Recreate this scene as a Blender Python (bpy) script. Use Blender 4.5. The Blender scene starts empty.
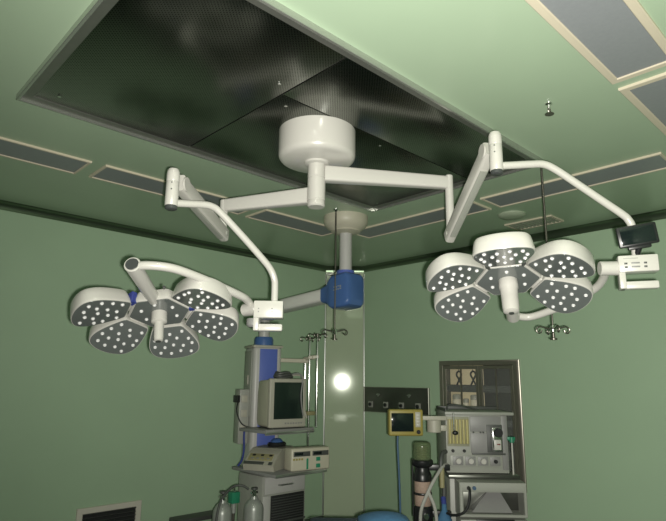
import bpy, bmesh, math, random
from mathutils import Vector as V, Matrix as M, Quaternion
random.seed(7)
PI = math.pi
SC = bpy.context.scene
COL = SC.collection

# ------------------------------------------------------------------ materials
def mat(name, col, rough=.5, metal=0., noise=.06, scale=8., bump=0., coat=0., spec=.5, emit=None):
    m = bpy.data.materials.new(name); m.use_nodes = True
    nt = m.node_tree; b = nt.nodes['Principled BSDF']
    b.inputs['Roughness'].default_value = rough
    b.inputs['Metallic'].default_value = metal
    b.inputs['Coat Weight'].default_value = coat
    b.inputs['Specular IOR Level'].default_value = spec
    tc = nt.nodes.new('ShaderNodeTexCoord'); nz = nt.nodes.new('ShaderNodeTexNoise')
    nz.inputs['Scale'].default_value = scale; nz.inputs['Detail'].default_value = 4
    nt.links.new(tc.outputs['Object'], nz.inputs['Vector'])
    mx = nt.nodes.new('ShaderNodeMix'); mx.data_type = 'RGBA'
    mx.inputs[6].default_value = (*[c*(1-noise) for c in col], 1)
    mx.inputs[7].default_value = (*[min(1, c*(1+noise)) for c in col], 1)
    nt.links.new(nz.outputs['Fac'], mx.inputs[0])
    nt.links.new(mx.outputs[2], b.inputs['Base Color'])
    if bump:
        bp = nt.nodes.new('ShaderNodeBump'); bp.inputs['Strength'].default_value = bump
        bp.inputs['Distance'].default_value = .01
        nt.links.new(nz.outputs['Fac'], bp.inputs['Height']); nt.links.new(bp.outputs['Normal'], b.inputs['Normal'])
    return m

def glass(name, col, rough=.05, trans=.9):
    """thin pane: lets light straight through, tinted, with a weak surface reflection"""
    m = bpy.data.materials.new(name); m.use_nodes = True; nt = m.node_tree
    b = nt.nodes['Principled BSDF']; b.inputs['Base Color'].default_value = (*col, 1); b.inputs['Roughness'].default_value = rough
    tr = nt.nodes.new('ShaderNodeBsdfTransparent'); tr.inputs[0].default_value = (*[min(1, .5+c*.6) for c in col], 1)
    mx = nt.nodes.new('ShaderNodeMixShader'); mx.inputs[0].default_value = trans
    nt.links.new(b.outputs[0], mx.inputs[1]); nt.links.new(tr.outputs[0], mx.inputs[2])
    nt.links.new(mx.outputs[0], nt.nodes['Material Output'].inputs['Surface'])
    return m

def mesh_sheet(name):
    """dark polished steel with a fine grid of punched holes"""
    m = mat(name, (.21, .22, .20), .25, 1., .08, 3.)
    nt = m.node_tree; b = nt.nodes['Principled BSDF']
    tc = nt.nodes['Texture Coordinate']
    mp = nt.nodes.new('ShaderNodeMapping'); mp.inputs['Scale'].default_value = (90, 90, 0)
    mp.inputs['Rotation'].default_value = (0, 0, PI/4)
    nt.links.new(tc.outputs['Object'], mp.inputs['Vector'])
    fr = nt.nodes.new('ShaderNodeVectorMath'); fr.operation = 'FRACTION'
    nt.links.new(mp.outputs['Vector'], fr.inputs[0])
    di = nt.nodes.new('ShaderNodeVectorMath'); di.operation = 'DISTANCE'; di.inputs[1].default_value = (.5, .5, 0)
    nt.links.new(fr.outputs['Vector'], di.inputs[0])
    lt = nt.nodes.new('ShaderNodeMath'); lt.operation = 'GREATER_THAN'; lt.inputs[1].default_value = .24
    nt.links.new(di.outputs['Value'], lt.inputs[0])
    old = b.inputs['Base Color'].links[0].from_socket
    mx = nt.nodes.new('ShaderNodeMix'); mx.data_type = 'RGBA'; mx.inputs[6].default_value = (.035, .037, .033, 1)
    nt.links.new(lt.outputs[0], mx.inputs[0]); nt.links.new(old, mx.inputs[7])
    nt.links.new(mx.outputs[2], b.inputs['Base Color'])
    return m

WALL = mat('green_enamel_wall', (.365, .50, .345), .42, 0, .05, 2.5)
CEIL = mat('green_enamel_ceiling', (.375, .485, .345), .3, 0, .05, 2.5)
COVE = mat('green_cove_metal', (.14, .19, .125), .28, .85, .08, 4.)
CORN = mat('lit_corner_enamel', (.45, .53, .38), .055, .05, .04, 3.)  # wall enamel painted lighter, for the flash falling square on the corner
FLOOR = mat('green_vinyl_floor', (.085, .12, .10), .4, 0, .15, 6.)
ALU = mat('brushed_aluminium', (.55, .56, .54), .28, .9, .08, 30.)
STEEL = mat('stainless_steel', (.30, .28, .24), .3, .8, .12, 14.)
DSTEEL = mat('dull_stainless_plate', (.13, .135, .12), .32, .8, .15, 9.)
CHROME = mat('chrome', (.75, .75, .74), .12, 1., .03, 20.)
DROD = mat('tarnished_steel_rod', (.16, .15, .13), .3, .8, .12, 30.)
MESH = mesh_sheet('perforated_dark_steel')
SEAM = mat('dark_seam', (.02, .02, .02), .6)
WHITE = mat('white_lamp_enamel', (.50, .49, .455), .3, 0, .02, 6., coat=.5)
WHITE2 = mat('white_arm_enamel', (.47, .46, .425), .35, 0, .03, 6.)
FACE = mat('grey_glossy_lamp_face', (.15, .165, .16), .1, .1, .05, 12., coat=.6)
LED = mat('glint_white_led_lens', (.70, .70, .70), .12, 0, .01, 10., coat=.6)  # white base colour stands in for flash glints on unlit lenses
CAP = mat('dark_end_cap', (.05, .055, .055), .4, 0, .1, 20.)
BLUEP = mat('deep_blue_plastic', (.035, .05, .22), .35, 0, .08, 10.)
PBLUE = mat('pendant_blue_enamel', (.055, .12, .30), .35, 0, .05, 6.)
PBLUE2 = mat('pendant_column_blue', (.085, .13, .42), .4, 0, .05, 6.)
PGREY = mat('pendant_grey_enamel', (.43, .43, .41), .4, 0, .04, 6.)
CREAM = mat('cream_plastic', (.45, .43, .34), .45, 0, .05, 8.)
BEIGE = mat('beige_plastic', (.36, .35, .29), .5, 0, .06, 8.)
LGREY = mat('light_grey_enamel', (.29, .30, .265), .45, 0, .05, 8.)
MGREY = mat('mid_grey_panel', (.215, .215, .21), .45, 0, .06, 8.)
DGREY = mat('dark_grey_plastic', (.06, .065, .06), .5, 0, .12, 10.)
BLACK = mat('black_plastic', (.012, .013, .014), .35, 0, .1, 10.)
SCREEN = mat('dark_screen_glass', (.008, .013, .013), .08, 0, .05, 5.)
GSCREEN = mat('dark_green_screen_glass', (.012, .022, .018), .2, 0, .05, 5.)
YELLOW = mat('yellow_bezel_plastic', (.27, .225, .055), .45, 0, .06, 8.)
TUBEY = mat('pale_yellow_flow_tube', (.42, .38, .16), .25, 0, .06, 20.)
OLIVE = mat('olive_panel', (.27, .25, .13), .5, 0, .08, 10.)
LAMPF = mat('cream_lamp_frame', (.60, .54, .42), .4, 0, .05, 8.)
DIFF = mat('grey_lamp_diffuser', (.235, .25, .265), .38, 0, .08, 60.)
VENTW = mat('pale_vent_frame', (.60, .57, .50), .45, 0, .05, 8.)
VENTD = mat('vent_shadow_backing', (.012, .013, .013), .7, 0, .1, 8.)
PINK = mat('pinkish_lime_granules', (.33, .24, .19), .7, 0, .25, 90.)
CLEARG = glass('smoky_green_dome', (.20, .26, .14), .1, .6)
GREEN = mat('green_plastic', (.02, .20, .11), .4, 0, .1, 10.)
CYL = mat('grey_cylinder_paint', (.29, .31, .285), .35, .2, .12, 15.)
RED = mat('red_plastic', (.17, .035, .025), .45, 0, .1, 10.)
DRAPE = mat('blue_drape_cloth', (.045, .13, .24), .85, 0, .15, 30., bump=.3)
NAVY = mat('navy_mattress', (.02, .035, .07), .6, 0, .12, 20.)
HOSE = mat('grey_hose', (.36, .36, .33), .5, 0, .06, 20.)
BLUEC = mat('blue_cable', (.04, .09, .16), .5, 0, .08, 20.)
WHITECER = mat('white_ceramic_goods', (.72, .66, .52), .4, 0, .08, 12.)

# ------------------------------------------------------------------ mesh kit
class B:
    def __init__(s): s.bm = bmesh.new()
    def _add(s, verts, faces):
        vs = [s.bm.verts.new(v) for v in verts]
        for f in faces:
            try: s.bm.faces.new([vs[i] for i in f])
            except ValueError: pass
        return vs
    def box(s, x0, x1, y0, y1, z0, z1, bev=0., T=None, seg=2):
        t = bmesh.new()
        bmesh.ops.create_cube(t, size=1.)
        for v in t.verts:
            v.co = V(((x0+x1)/2+v.co.x*(x1-x0), (y0+y1)/2+v.co.y*(y1-y0), (z0+z1)/2+v.co.z*(z1-z0)))
        if bev: bmesh.ops.bevel(t, geom=list(t.edges), offset=bev, segments=seg, affect='EDGES', profile=.5)
        s.merge(t, T); return s
    def merge(s, t, T=None):
        t.verts.ensure_lookup_table()
        for i, v in enumerate(t.verts): v.index = i
        s._add([(T @ v.co) if T else v.co.copy() for v in t.verts], [[v.index for v in f.verts] for f in t.faces])
        t.free()
    def lathe(s, prof, T=None, n=32):
        """prof: list of (r, z) revolved about local z"""
        vs, fs, rings = [], [], []
        for r, z in prof:
            if r < 1e-6: rings.append([len(vs)]); vs.append(V((0, 0, z)))
            else:
                rings.append(list(range(len(vs), len(vs)+n)))
                for i in range(n):
                    a = 2*PI*i/n; vs.append(V((r*math.cos(a), r*math.sin(a), z)))
        for a, b in zip(rings, rings[1:]):
            for i in range(n):
                j = (i+1) % n
                if len(a) == 1 and len(b) == 1: continue
                if len(a) == 1: fs.append((a[0], b[i], b[j]))
                elif len(b) == 1: fs.append((a[i], a[j], b[0]))
                else: fs.append((a[i], a[j], b[j], b[i]))
        if len(rings[0]) > 1: fs.append(tuple(reversed(rings[0])))
        if len(rings[-1]) > 1: fs.append(tuple(rings[-1]))
        s._add([(T @ v) if T else v for v in vs], fs); return s
    def tube(s, pts, r, n=14, smooth=True, sub=5, T=None):
        P = [V(p) for p in pts]
        if smooth and len(P) > 2:
            Q = []
            for i in range(len(P)-1):
                p0 = P[max(i-1, 0)]; p1 = P[i]; p2 = P[i+1]; p3 = P[min(i+2, len(P)-1)]
                for k in range(sub):
                    t = k/sub
                    Q.append(.5*((2*p1)+(p2-p0)*t+(2*p0-5*p1+4*p2-p3)*t*t+(3*p1-p0-3*p2+p3)*t**3))
            Q.append(P[-1]); P = Q
        rr = r if callable(r) else (lambda t: r)
        tan = []
        for i in range(len(P)):
            tan.append((P[min(i+1, len(P)-1)]-P[max(i-1, 0)]).normalized())
        up = V((0, 0, 1)) if abs(tan[0].z) < .9 else V((1, 0, 0))
        u = tan[0].cross(up).normalized()
        vs, fs = [], []
        for i, p in enumerate(P):
            u = (u-tan[i]*u.dot(tan[i])).normalized(); w = tan[i].cross(u)
            R = rr(i/max(1, len(P)-1))
            for k in range(n):
                a = 2*PI*k/n; q = p+R*(math.cos(a)*u+math.sin(a)*w)
                vs.append((T @ q) if T else q)
        for i in range(len(P)-1):
            for k in range(n):
                j = (k+1) % n
                fs.append((i*n+k, i*n+j, (i+1)*n+j, (i+1)*n+k))
        fs.append(tuple(range(n-1, -1, -1))); fs.append(tuple(range((len(P)-1)*n, len(P)*n)))
        s._add(vs, fs); return s
    def cyl(s, p, q, r, r2=None, n=24):
        p = V(p); q = V(q); d = q-p
        T = M.Translation(p) @ d.to_track_quat('Z', 'Y').to_matrix().to_4x4()
        r2 = r if r2 is None else r2; L = d.length; b = min(.003, L*.1, r*.3)
        return s.lathe([(r-b, 0), (r, b), (r2, L-b), (r2-b, L)], T, n)
    def loft(s, loops, T=None, cap=True):
        n = len(loops[0]); vs = [V(p) for L in loops for p in L]; fs = []
        for i in range(len(loops)-1):
            for k in range(n):
                j = (k+1) % n; fs.append((i*n+k, i*n+j, (i+1)*n+j, (i+1)*n+k))
        if cap:
            fs.append(tuple(range(n-1, -1, -1))); fs.append(tuple(range((len(loops)-1)*n, len(loops)*n)))
        s._add([(T @ v) if T else v for v in vs], fs); return s
    def bar(s, p, q, w, h, bev=.006, up=(0, 0, 1), w2=None, h2=None):
        """rounded rectangular beam from p to q"""
        p = V(p); q = V(q); d = (q-p).normalized(); side = d.cross(V(up)).normalized(); u = side.cross(d)
        w2 = w if w2 is None else w2; h2 = h if h2 is None else h2
        def ring(c, w, h):
            o = []
            for sx, sy in ((1, 1), (-1, 1), (-1, -1), (1, -1)):
                for k in range(4):
                    a0 = {(1, 1): 0, (-1, 1): PI/2, (-1, -1): PI, (1, -1): 1.5*PI}[(sx, sy)]
                    a = a0+k/3*PI/2
                    o.append(c+side*(sx*(w/2-bev)+bev*math.cos(a))+u*(sy*(h/2-bev)+bev*math.sin(a)))
            return o
        return s.loft([ring(p, w, h), ring(q, w2, h2)])
    def ball(s, c, r, n=16, T=None):
        c = V(c); rx, ry, rz = r if hasattr(r, '__len__') else (r, r, r)
        t = bmesh.new(); bmesh.ops.create_uvsphere(t, u_segments=n, v_segments=n//2+2, radius=1.)
        for v in t.verts: v.co = c+V((v.co.x*rx, v.co.y*ry, v.co.z*rz))
        s.merge(t, T); return s

def rframe(b, f, u0, u1, v0, v1, wl, wr, wb, wt, d0, d1, e=.002):
    """one-piece rectangular frame; f maps (u, v, depth) to a point, d1 is the visible face"""
    def R(k, d): return [f(u0+k*wl, v0+k*wb, d), f(u1-k*wr, v0+k*wb, d), f(u1-k*wr, v1-k*wt, d), f(u0+k*wl, v1-k*wt, d)]
    k = min(.3, e/max(1e-6, min(wl, wr, wb, wt)))
    loops = [R(0, d0), R(0, d1-(e if d1 > d0 else -e)), R(k, d1), R(1-k, d1), R(1, d1-(e if d1 > d0 else -e)), R(1, d0)]
    b.loft(loops+[loops[0]], cap=False)
    bmesh.ops.remove_doubles(b.bm, verts=list(b.bm.verts), dist=1e-6)
    return b
FZ = lambda u, v, d: V((u, v, d))            # faces up/down
FX = lambda u, v, d: V((d, u, v))            # faces along x
FY = lambda u, v, d: V((u, d, v))            # faces along y
def obj(name, b, m, parent=None, off=None, smooth=True):
    bm = b.bm
    if off is not None:
        for v in bm.verts: v.co -= V(off)
    bmesh.ops.recalc_face_normals(bm, faces=list(bm.faces))
    me = bpy.data.meshes.new(name); bm.to_mesh(me); bm.free()
    me.materials.append(m)
    if smooth:
        for p in me.polygons: p.use_smooth = True
        try: me.set_sharp_from_angle(angle=math.radians(38))
        except Exception: pass
    o = bpy.data.objects.new(name, me); COL.objects.link(o)
    if parent: o.parent = parent
    return o
def tag(o, label, cat, group=None):
    o['label'] = label; o['category'] = cat
    if group: o['group'] = group
    return o
def thing(name, label, cat, loc=(0, 0, 0), rz=0., group=None):
    o = bpy.data.objects.new(name, None); COL.objects.link(o)
    o.location = loc; o.rotation_euler = (0, 0, rz); o.empty_display_size = .1
    return tag(o, label, cat, group)
def struct(name, b, m):
    o = obj(name, b, m, smooth=False); o['kind'] = 'structure'; return o
def rrect(w, h, r, n=4, cx=0., cy=0.):
    o = []
    for i, (sx, sy) in enumerate(((1, 1), (-1, 1), (-1, -1), (1, -1))):
        for k in range(n+1):
            a = i*PI/2+k/n*PI/2
            o.append((cx+sx*(w/2-r)+r*math.cos(a), cy+sy*(h/2-r)+r*math.sin(a)))
    return o

# ------------------------------------------------------------------ room shell
H = 2.8; XW = 4.67; YW = 4.67; X0 = -1.03; Y0 = -.53; CH = .315
CAB = (2.485, 3.315, .60, 1.69)          # opening for the wall cabinet: y0 y1 z0 z1
b = B(); b.box(X0-.1, XW+.1, Y0-.1, YW+.1, -.1, 0); struct('floor', b, FLOOR)
b = B(); b.box(X0-.1, XW+.1, Y0-.1, YW+.1, H, H+.1); struct('ceiling', b, CEIL)
b = B(); b.box(X0-.1, XW-CH, YW, YW+.1, 0, H); struct('wall_left', b, WALL)
b = B()
b.box(XW, XW+.1, Y0-.1, CAB[0], 0, H); b.box(XW, XW+.1, CAB[1], YW-CH+.004, 0, H)
b.box(XW, XW+.1, CAB[0], CAB[1], 0, CAB[2]); b.box(XW, XW+.1, CAB[0], CAB[1], CAB[3], H)
struct('wall_right', b, WALL)
b = B(); b.loft([[(XW-CH, YW, 0), (XW, YW-CH+.004, 0), (XW+.1, YW-CH+.004, 0), (XW+.1, YW+.1, 0), (XW-CH, YW+.1, 0)],
                 [(XW-CH, YW, H), (XW, YW-CH+.004, H), (XW+.1, YW-CH+.004, H), (XW+.1, YW+.1, H), (XW-CH, YW+.1, H)]])
struct('wall_corner', b, CORN)
b = B(); b.box(X0-.1, X0, Y0-.1, YW+.1, 0, H); struct('wall_back', b, WALL)
b = B(); b.box(X0-.1, XW+.1, Y0-.1, Y0, 0, H); struct('wall_near', b, WALL)
# concave metal cove between walls and ceiling
def cove(path, r=.06, n=8):
    """path: wall-line points (x, y) with the room on the right-hand side"""
    prof = [(r*(1-math.cos(t)), r*(1-math.sin(t))) for t in [i/n*PI/2 for i in range(n+1)]]   # (in from wall, down from ceiling)
    prof = [(p[0], p[1]) for p in prof]
    loops = []
    for i, p in enumerate(path):
        a = path[max(i-1, 0)]; c = path[min(i+1, len(path)-1)]
        def nrm(u, v):
            d = V((v[0]-u[0], v[1]-u[1], 0)).normalized(); return V((d.y, -d.x, 0))
        n1 = nrm(a, p) if i > 0 else nrm(p, c); n2 = nrm(p, c) if i < len(path)-1 else n1
        m = (n1+n2).normalized(); m = m/max(.3, m.dot(n1))
        w = V((p[0], p[1], 0))
        L = [w+m*q[0]+V((0, 0, H-q[1])) for q in prof]
        L += [w-m*.02+V((0, 0, H+.02))]
        loops.append(L)
    b = B(); b.loft(loops); return b
b = cove([(X0, YW), (XW-CH, YW), (XW, YW-CH+.004), (XW, Y0)])
o = obj('trim_1', b, COVE); o['kind'] = 'structure'
b = B(); b.cyl((XW-CH, YW, 0), (XW-CH, YW, H-.08), .012, n=12); o = obj('trim_2', b, ALU); o['kind'] = 'structure'
b = B(); b.cyl((XW, YW-CH+.004, 0), (XW, YW-CH+.004, H-.08), .009, n=12); o = obj('trim_3', b, ALU); o['kind'] = 'structure'
b = B(); b.cyl((XW-CH+.01, YW-.018, H-.09), (XW-.018, YW-CH+.03, H-.09), .015, n=12); o = obj('painted_cove_glint', b, WHITE); o['kind'] = 'structure'  # added white rod imitating the flash highlight along the corner cove
b = B(); b.box(X0, XW-CH, YW-.012, YW, 0, .1, .003); o = struct('baseboard_left', b, ALU)
b = B(); b.box(XW-.012, XW, Y0, YW-CH, 0, .1, .003); o = struct('baseboard_right', b, ALU)

# ------------------------------------------------------------------ laminar-flow panel in the ceiling
PX0, PX1, PY0, PY1 = .575, 3.06, 1.385, 2.765
t = thing('air_supply_panel', 'long dark perforated steel air supply panel set in the ceiling, framed in aluminium', 'ceiling panel', (1.82, 2.075, H))
O = (1.82, 2.075, H)
fw = .055
b = B(); rframe(b, FZ, PX0+.004, PX1-.004, PY0+.004, PY1-.004, fw, fw, fw, fw, H, H-.014); obj('frame', b, mat('dull_aluminium', (.22, .225, .205), .35, .75, .1, 30.), t, O)
b = B(); rframe(b, FZ, PX0, PX1, PY0, PY1, .014, .014, .014, .014, H, H-.03); obj('edge_lip', b, mat('bright_aluminium', (.50, .51, .48), .22, .8, .08, 30.), t, O)
sx = 1.45; sy = 1.87; g = .0035
for (x0, x1, y0, y1) in ((PX0+fw, sx-g, PY0+fw, PY1-fw), (sx+g, PX1-fw, sy+g, PY1-fw), (sx+g, PX1-fw, PY0+fw, sy-g)):
    b = B(); b.box(x0, x1, y0, y1, H-.010, H, .002); obj('perforated_sheet', b, MESH, t, O)
b = B(); b.box(PX0+fw-.002, PX1-fw+.002, PY0+fw-.002, PY1-fw+.002, H-.004, H-.001); obj('seam_backing', b, SEAM, t, O)
for (x, y) in ((1.53, 1.94), (1.38, 1.80), (.72, 1.55), (.72, 2.62), (2.2, 1.93), (2.95, 2.62), (2.95, 1.52)):
    b = B(); b.cyl((x, y, H-.010), (x, y, H-.014), .008, n=12); obj('screw', b, CHROME, t, O)

# ------------------------------------------------------------------ recessed ceiling lamps (off)
def ceil_lamp(x0, x1, y0, y1, label, group='recessed ceiling lamps'):
    c = ((x0+x1)/2, (y0+y1)/2, H)
    t = thing('ceiling_lamp', label, 'ceiling lamp', c, 0, group); f = .034 if y0 < .6 else .017
    b = B()
    rframe(b, FZ, x0, x1, y0, y1, f, f, f, f, H, H-.012, .003)
    obj('frame', b, LAMPF, t, c)
    b = B(); b.box(x0+f*.8, x1-f*.8, y0+f*.8, y1-f*.8, H-.006, H-.001); obj('diffuser', b, DIFF, t, c)
ceil_lamp(-.08, 1.15, 3.35, 3.63, 'recessed grey ceiling lamp at the left edge of the photo, over the left wall')
ceil_lamp(1.23, 2.41, 3.34, 3.62, 'recessed grey ceiling lamp behind the top of the left spring arm')
ceil_lamp(2.49, 3.34, 3.36, 3.64, 'recessed grey ceiling lamp left of the ceiling pendant, behind the left horizontal arm')
ceil_lamp(1.22, 2.43, .50, .77, 'large recessed grey ceiling lamp in the top right corner of the view')
ceil_lamp(2.50, 3.34, .50, .77, 'recessed grey ceiling lamp at the right edge, just beyond the large corner one')
ceil_lamp(3.41, 3.69, .86, 2.04, 'recessed grey ceiling lamp crossed by the right lamp\'s bent tube, near the right wall')
ceil_lamp(3.41, 3.69, 2.11, 3.38, 'recessed grey ceiling lamp behind the right horizontal arm, right of the pendant')

b = B(); b.lathe([(.0, 0), (.105, 0), (.105, -.008), (.09, -.02), (.05, -.026), (0, -.027)], None, 40)
o = obj('round_ceiling_lamp', b, mat('frosted_disc', (.36, .42, .31), .4)); o.location = (3.94, 2.08, H)
tag(o, 'small round pale disc lamp on the ceiling beside the exhaust grille', 'ceiling lamp')
c = (4.28, 2.07, H)
t = thing('exhaust_grille', 'flat rectangular exhaust grille on the ceiling behind the round disc lamp', 'vent', c)
b = B(); x0, x1, y0, y1 = 4.16, 4.39, 1.86, 2.27
rframe(b, FZ, x0, x1, y0, y1, .02, .02, .02, .02, H, H-.01)
obj('frame', b, LAMPF, t, c)
b = B()
for i in range(11): b.box(x0+.02, x1-.02, y0+.03+i*.034, y0+.05+i*.034, H-.008, H-.002)
obj('louvre', b, mat('grille_green', (.33, .36, .28), .5), t, c)

# sprinkler
c = (2.41, 1.05, H)
t = thing('sprinkler', 'small chrome fire sprinkler head on the pale ceiling at upper right', 'sprinkler', c)
b = B(); b.lathe([(.016, 0), (.016, -.006), (.007, -.01), (.007, -.03), (.004, -.032)], None, 20); obj('stem', b, CHROME, t)
b = B(); b.tube([(-.012, 0, -.028), (-.013, 0, -.042), (-.004, 0, -.056)], .0025, 8); b.tube([(.012, 0, -.028), (.013, 0, -.042), (.004, 0, -.056)], .0025, 8); b.ball((0, 0, -.042), .006, 10); obj('yoke', b, DROD, t)
b = B(); b.lathe([(0, -.054), (.02, -.056), (.021, -.059), (0, -.060)], None, 20); obj('deflector', b, DROD, t)

# ------------------------------------------------------------------ IV drip rods hanging from the ceiling
def drip_rod(x, y, zc, label):
    t = thing('drip_rod', label, 'drip hook', (x, y, H), 0, 'ceiling drip rods')
    b = B(); b.lathe([(.022, 0), (.022, -.008), (.012, -.02), (.006, -.022)], None, 20); obj('ceiling_mount', b, CHROME, t)
    b = B(); b.cyl((0, 0, -.015), (0, 0, (zc-H)*.5), .0065, n=12); b.cyl((0, 0, (zc-H)*.5), (0, 0, zc-H-.02), .0048, n=12); obj('rod', b, DROD, t)
    b = B(); b.lathe([(0, zc-H+.02), (.017, zc-H+.018), (.02, zc-H), (.017, zc-H-.018), (0, zc-H-.02)], None, 16); obj('hub', b, CHROME, t)
    for k in range(4):
        a = k*PI/2-PI/4; ca, sa = math.cos(a), math.sin(a); z = zc-H
        pts = [(.012, .0), (.04, .004), (.07, .012), (.088, .006), (.093, -.010), (.083, -.024), (.068, -.02), (.064, -.008)]
        b = B(); b.tube([(q[0]*ca, q[0]*sa, z+q[1]) for q in pts], .004, 8); obj('hook', b, DROD, t)
    b = B(); b.cyl((0, 0, zc-H-.02), (0, 0, zc-H-.05), .009, n=12); b.lathe([(0, zc-H-.05), (.02, zc-H-.052), (.02, zc-H-.062), (0, zc-H-.064)], None, 14); obj('lower_knob', b, DROD, t)
drip_rod(2.869, 2.973, 1.855, 'thin steel drip rod with hooks hanging in front of the blue pendant joint')
drip_rod(3.091, 1.422, 1.80, 'thin steel drip rod with hooks hanging behind the right surgical lamp')

# ------------------------------------------------------------------ surgical light: mount, arms, spring arms
C0 = V((1.84, 2.055, H))
t = thing('surgical_light_mount', 'white drum shaped ceiling mount with two jointed arms under the dark panel', 'surgical light mount', C0)
b = B(); b.lathe([(.203, -.010), (.203, -.145), (.199, -.158), (.19, -.168), (.176, -.175), (.066, -.18), (.064, -.19), (.05, -.195), (.0, -.196)], M.Translation(C0), 64)
dr = obj('canopy', b, WHITE, t, C0)
b = B(); b.cyl(C0+V((.198, -.05, -.07)), C0+V((.2045, -.0515, -.07)), .004, n=8); obj('screw', b, DGREY, dr, C0)
b = B(); b.lathe([(.046, -.185), (.047, -.262), (.0445, -.265), (.0445, -.268), (.047, -.271), (.047, -.385), (.044, -.388), (.046, -.392), (.046, -.418), (.04, -.424), (0, -.424)], M.Translation(C0), 36)
obj('shaft', b, WHITE, t, C0)
JR = V((2.441, 1.645, 0)); JL = V((1.603, 2.555, 0))
def arm(J, z, zt, zb):
    d = (V((J.x, J.y, 0))-V((C0.x, C0.y, 0))).normalized()
    p = V((C0.x, C0.y, z))+d*.04; q = V((J.x, J.y, z))
    b = B(); b.bar(p, q-d*.015, .062, .085, .012, w2=.05, h2=.07); a = obj('support_arm', b, WHITE, t, C0)
    b = B(); b.lathe([(0, zt), (.016, zt), (.022, zt-.006), (.0225, zb+.004), (.018, zb), (0, zb)], M.Translation((J.x, J.y, 0)), 28); obj('joint', b, WHITE, a, C0)
    return a
arm(JR, 2.56, 2.605, 2.25); arm(JL, 2.44, 2.475, 2.255)
def spring(J, zb, Hd, zt):
    p = V((J.x, J.y, zb)); q = V((Hd.x, Hd.y, zt)); d = (q-p).normalized()
    q2 = q-d*.01
    b = B(); b.bar(p-d*.03, q2, .05, .075, .014, w2=.055, h2=.08); s = obj('spring_arm', b, WHITE2, t, C0)
    side = d.cross(V((0, 0, 1))).normalized(); u = side.cross(d)
    b = B(); b.bar(p+d*.02-u*.036, q2-d*.1-u*.038, .034, .014, .004); obj('cover_strip', b, LGREY, s, C0)
    b = B()
    for sgn in (1, -1): b.cyl(q2+side*sgn*.024-d*.02, q2+side*sgn*.033-d*.02, .034, n=24)
    obj('pivot_disc', b, WHITE2, s, C0)
    b = B(); b.cyl(p-side*.031, p+side*.031, .014, n=16); obj('pivot_pin', b, LGREY, s, C0)
HR = V((2.095, 1.164, 0)); HL = V((1.099, 2.178, 0))
spring(JR, 2.275, HR+ (JR-HR).normalized()*.05, 2.535); spring(JL, 2.285, HL+(JL-HL).normalized()*.05, 2.37)

# ------------------------------------------------------------------ one flower-shaped lamp head
led_me = None
def led_mesh():
    global led_me
    if led_me is None:
        b = B(); b.lathe([(.0085, -.001), (.0085, .002), (.0075, .005), (.005, .0055), (.0035, .002), (0, .0015)], None, 14)
        o = obj('led_lens', b, LED); led_me = o.data; bpy.data.objects.remove(o)
    return led_me
PETAL = [(-.122, -.06), (-.122, .06), (-.118, .071), (-.10, .082), (-.03, .112), (.035, .127), (.088, .112), (.114, .06), (.122, .0), (.114, -.06), (.088, -.112), (.035, -.127), (-.03, -.112), (-.10, -.082), (-.118, -.071)]
def chaikin(P, n):
    for _ in range(n):
        Q = []
        for i in range(len(P)):
            p, q = P[i], P[(i+1) % len(P)]
            Q += [(.75*p[0]+.25*q[0], .75*p[1]+.25*q[1]), (.25*p[0]+.75*q[0], .25*p[1]+.75*q[1])]
        P = Q
    return P
OUT = chaikin(PETAL, 2)
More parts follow.
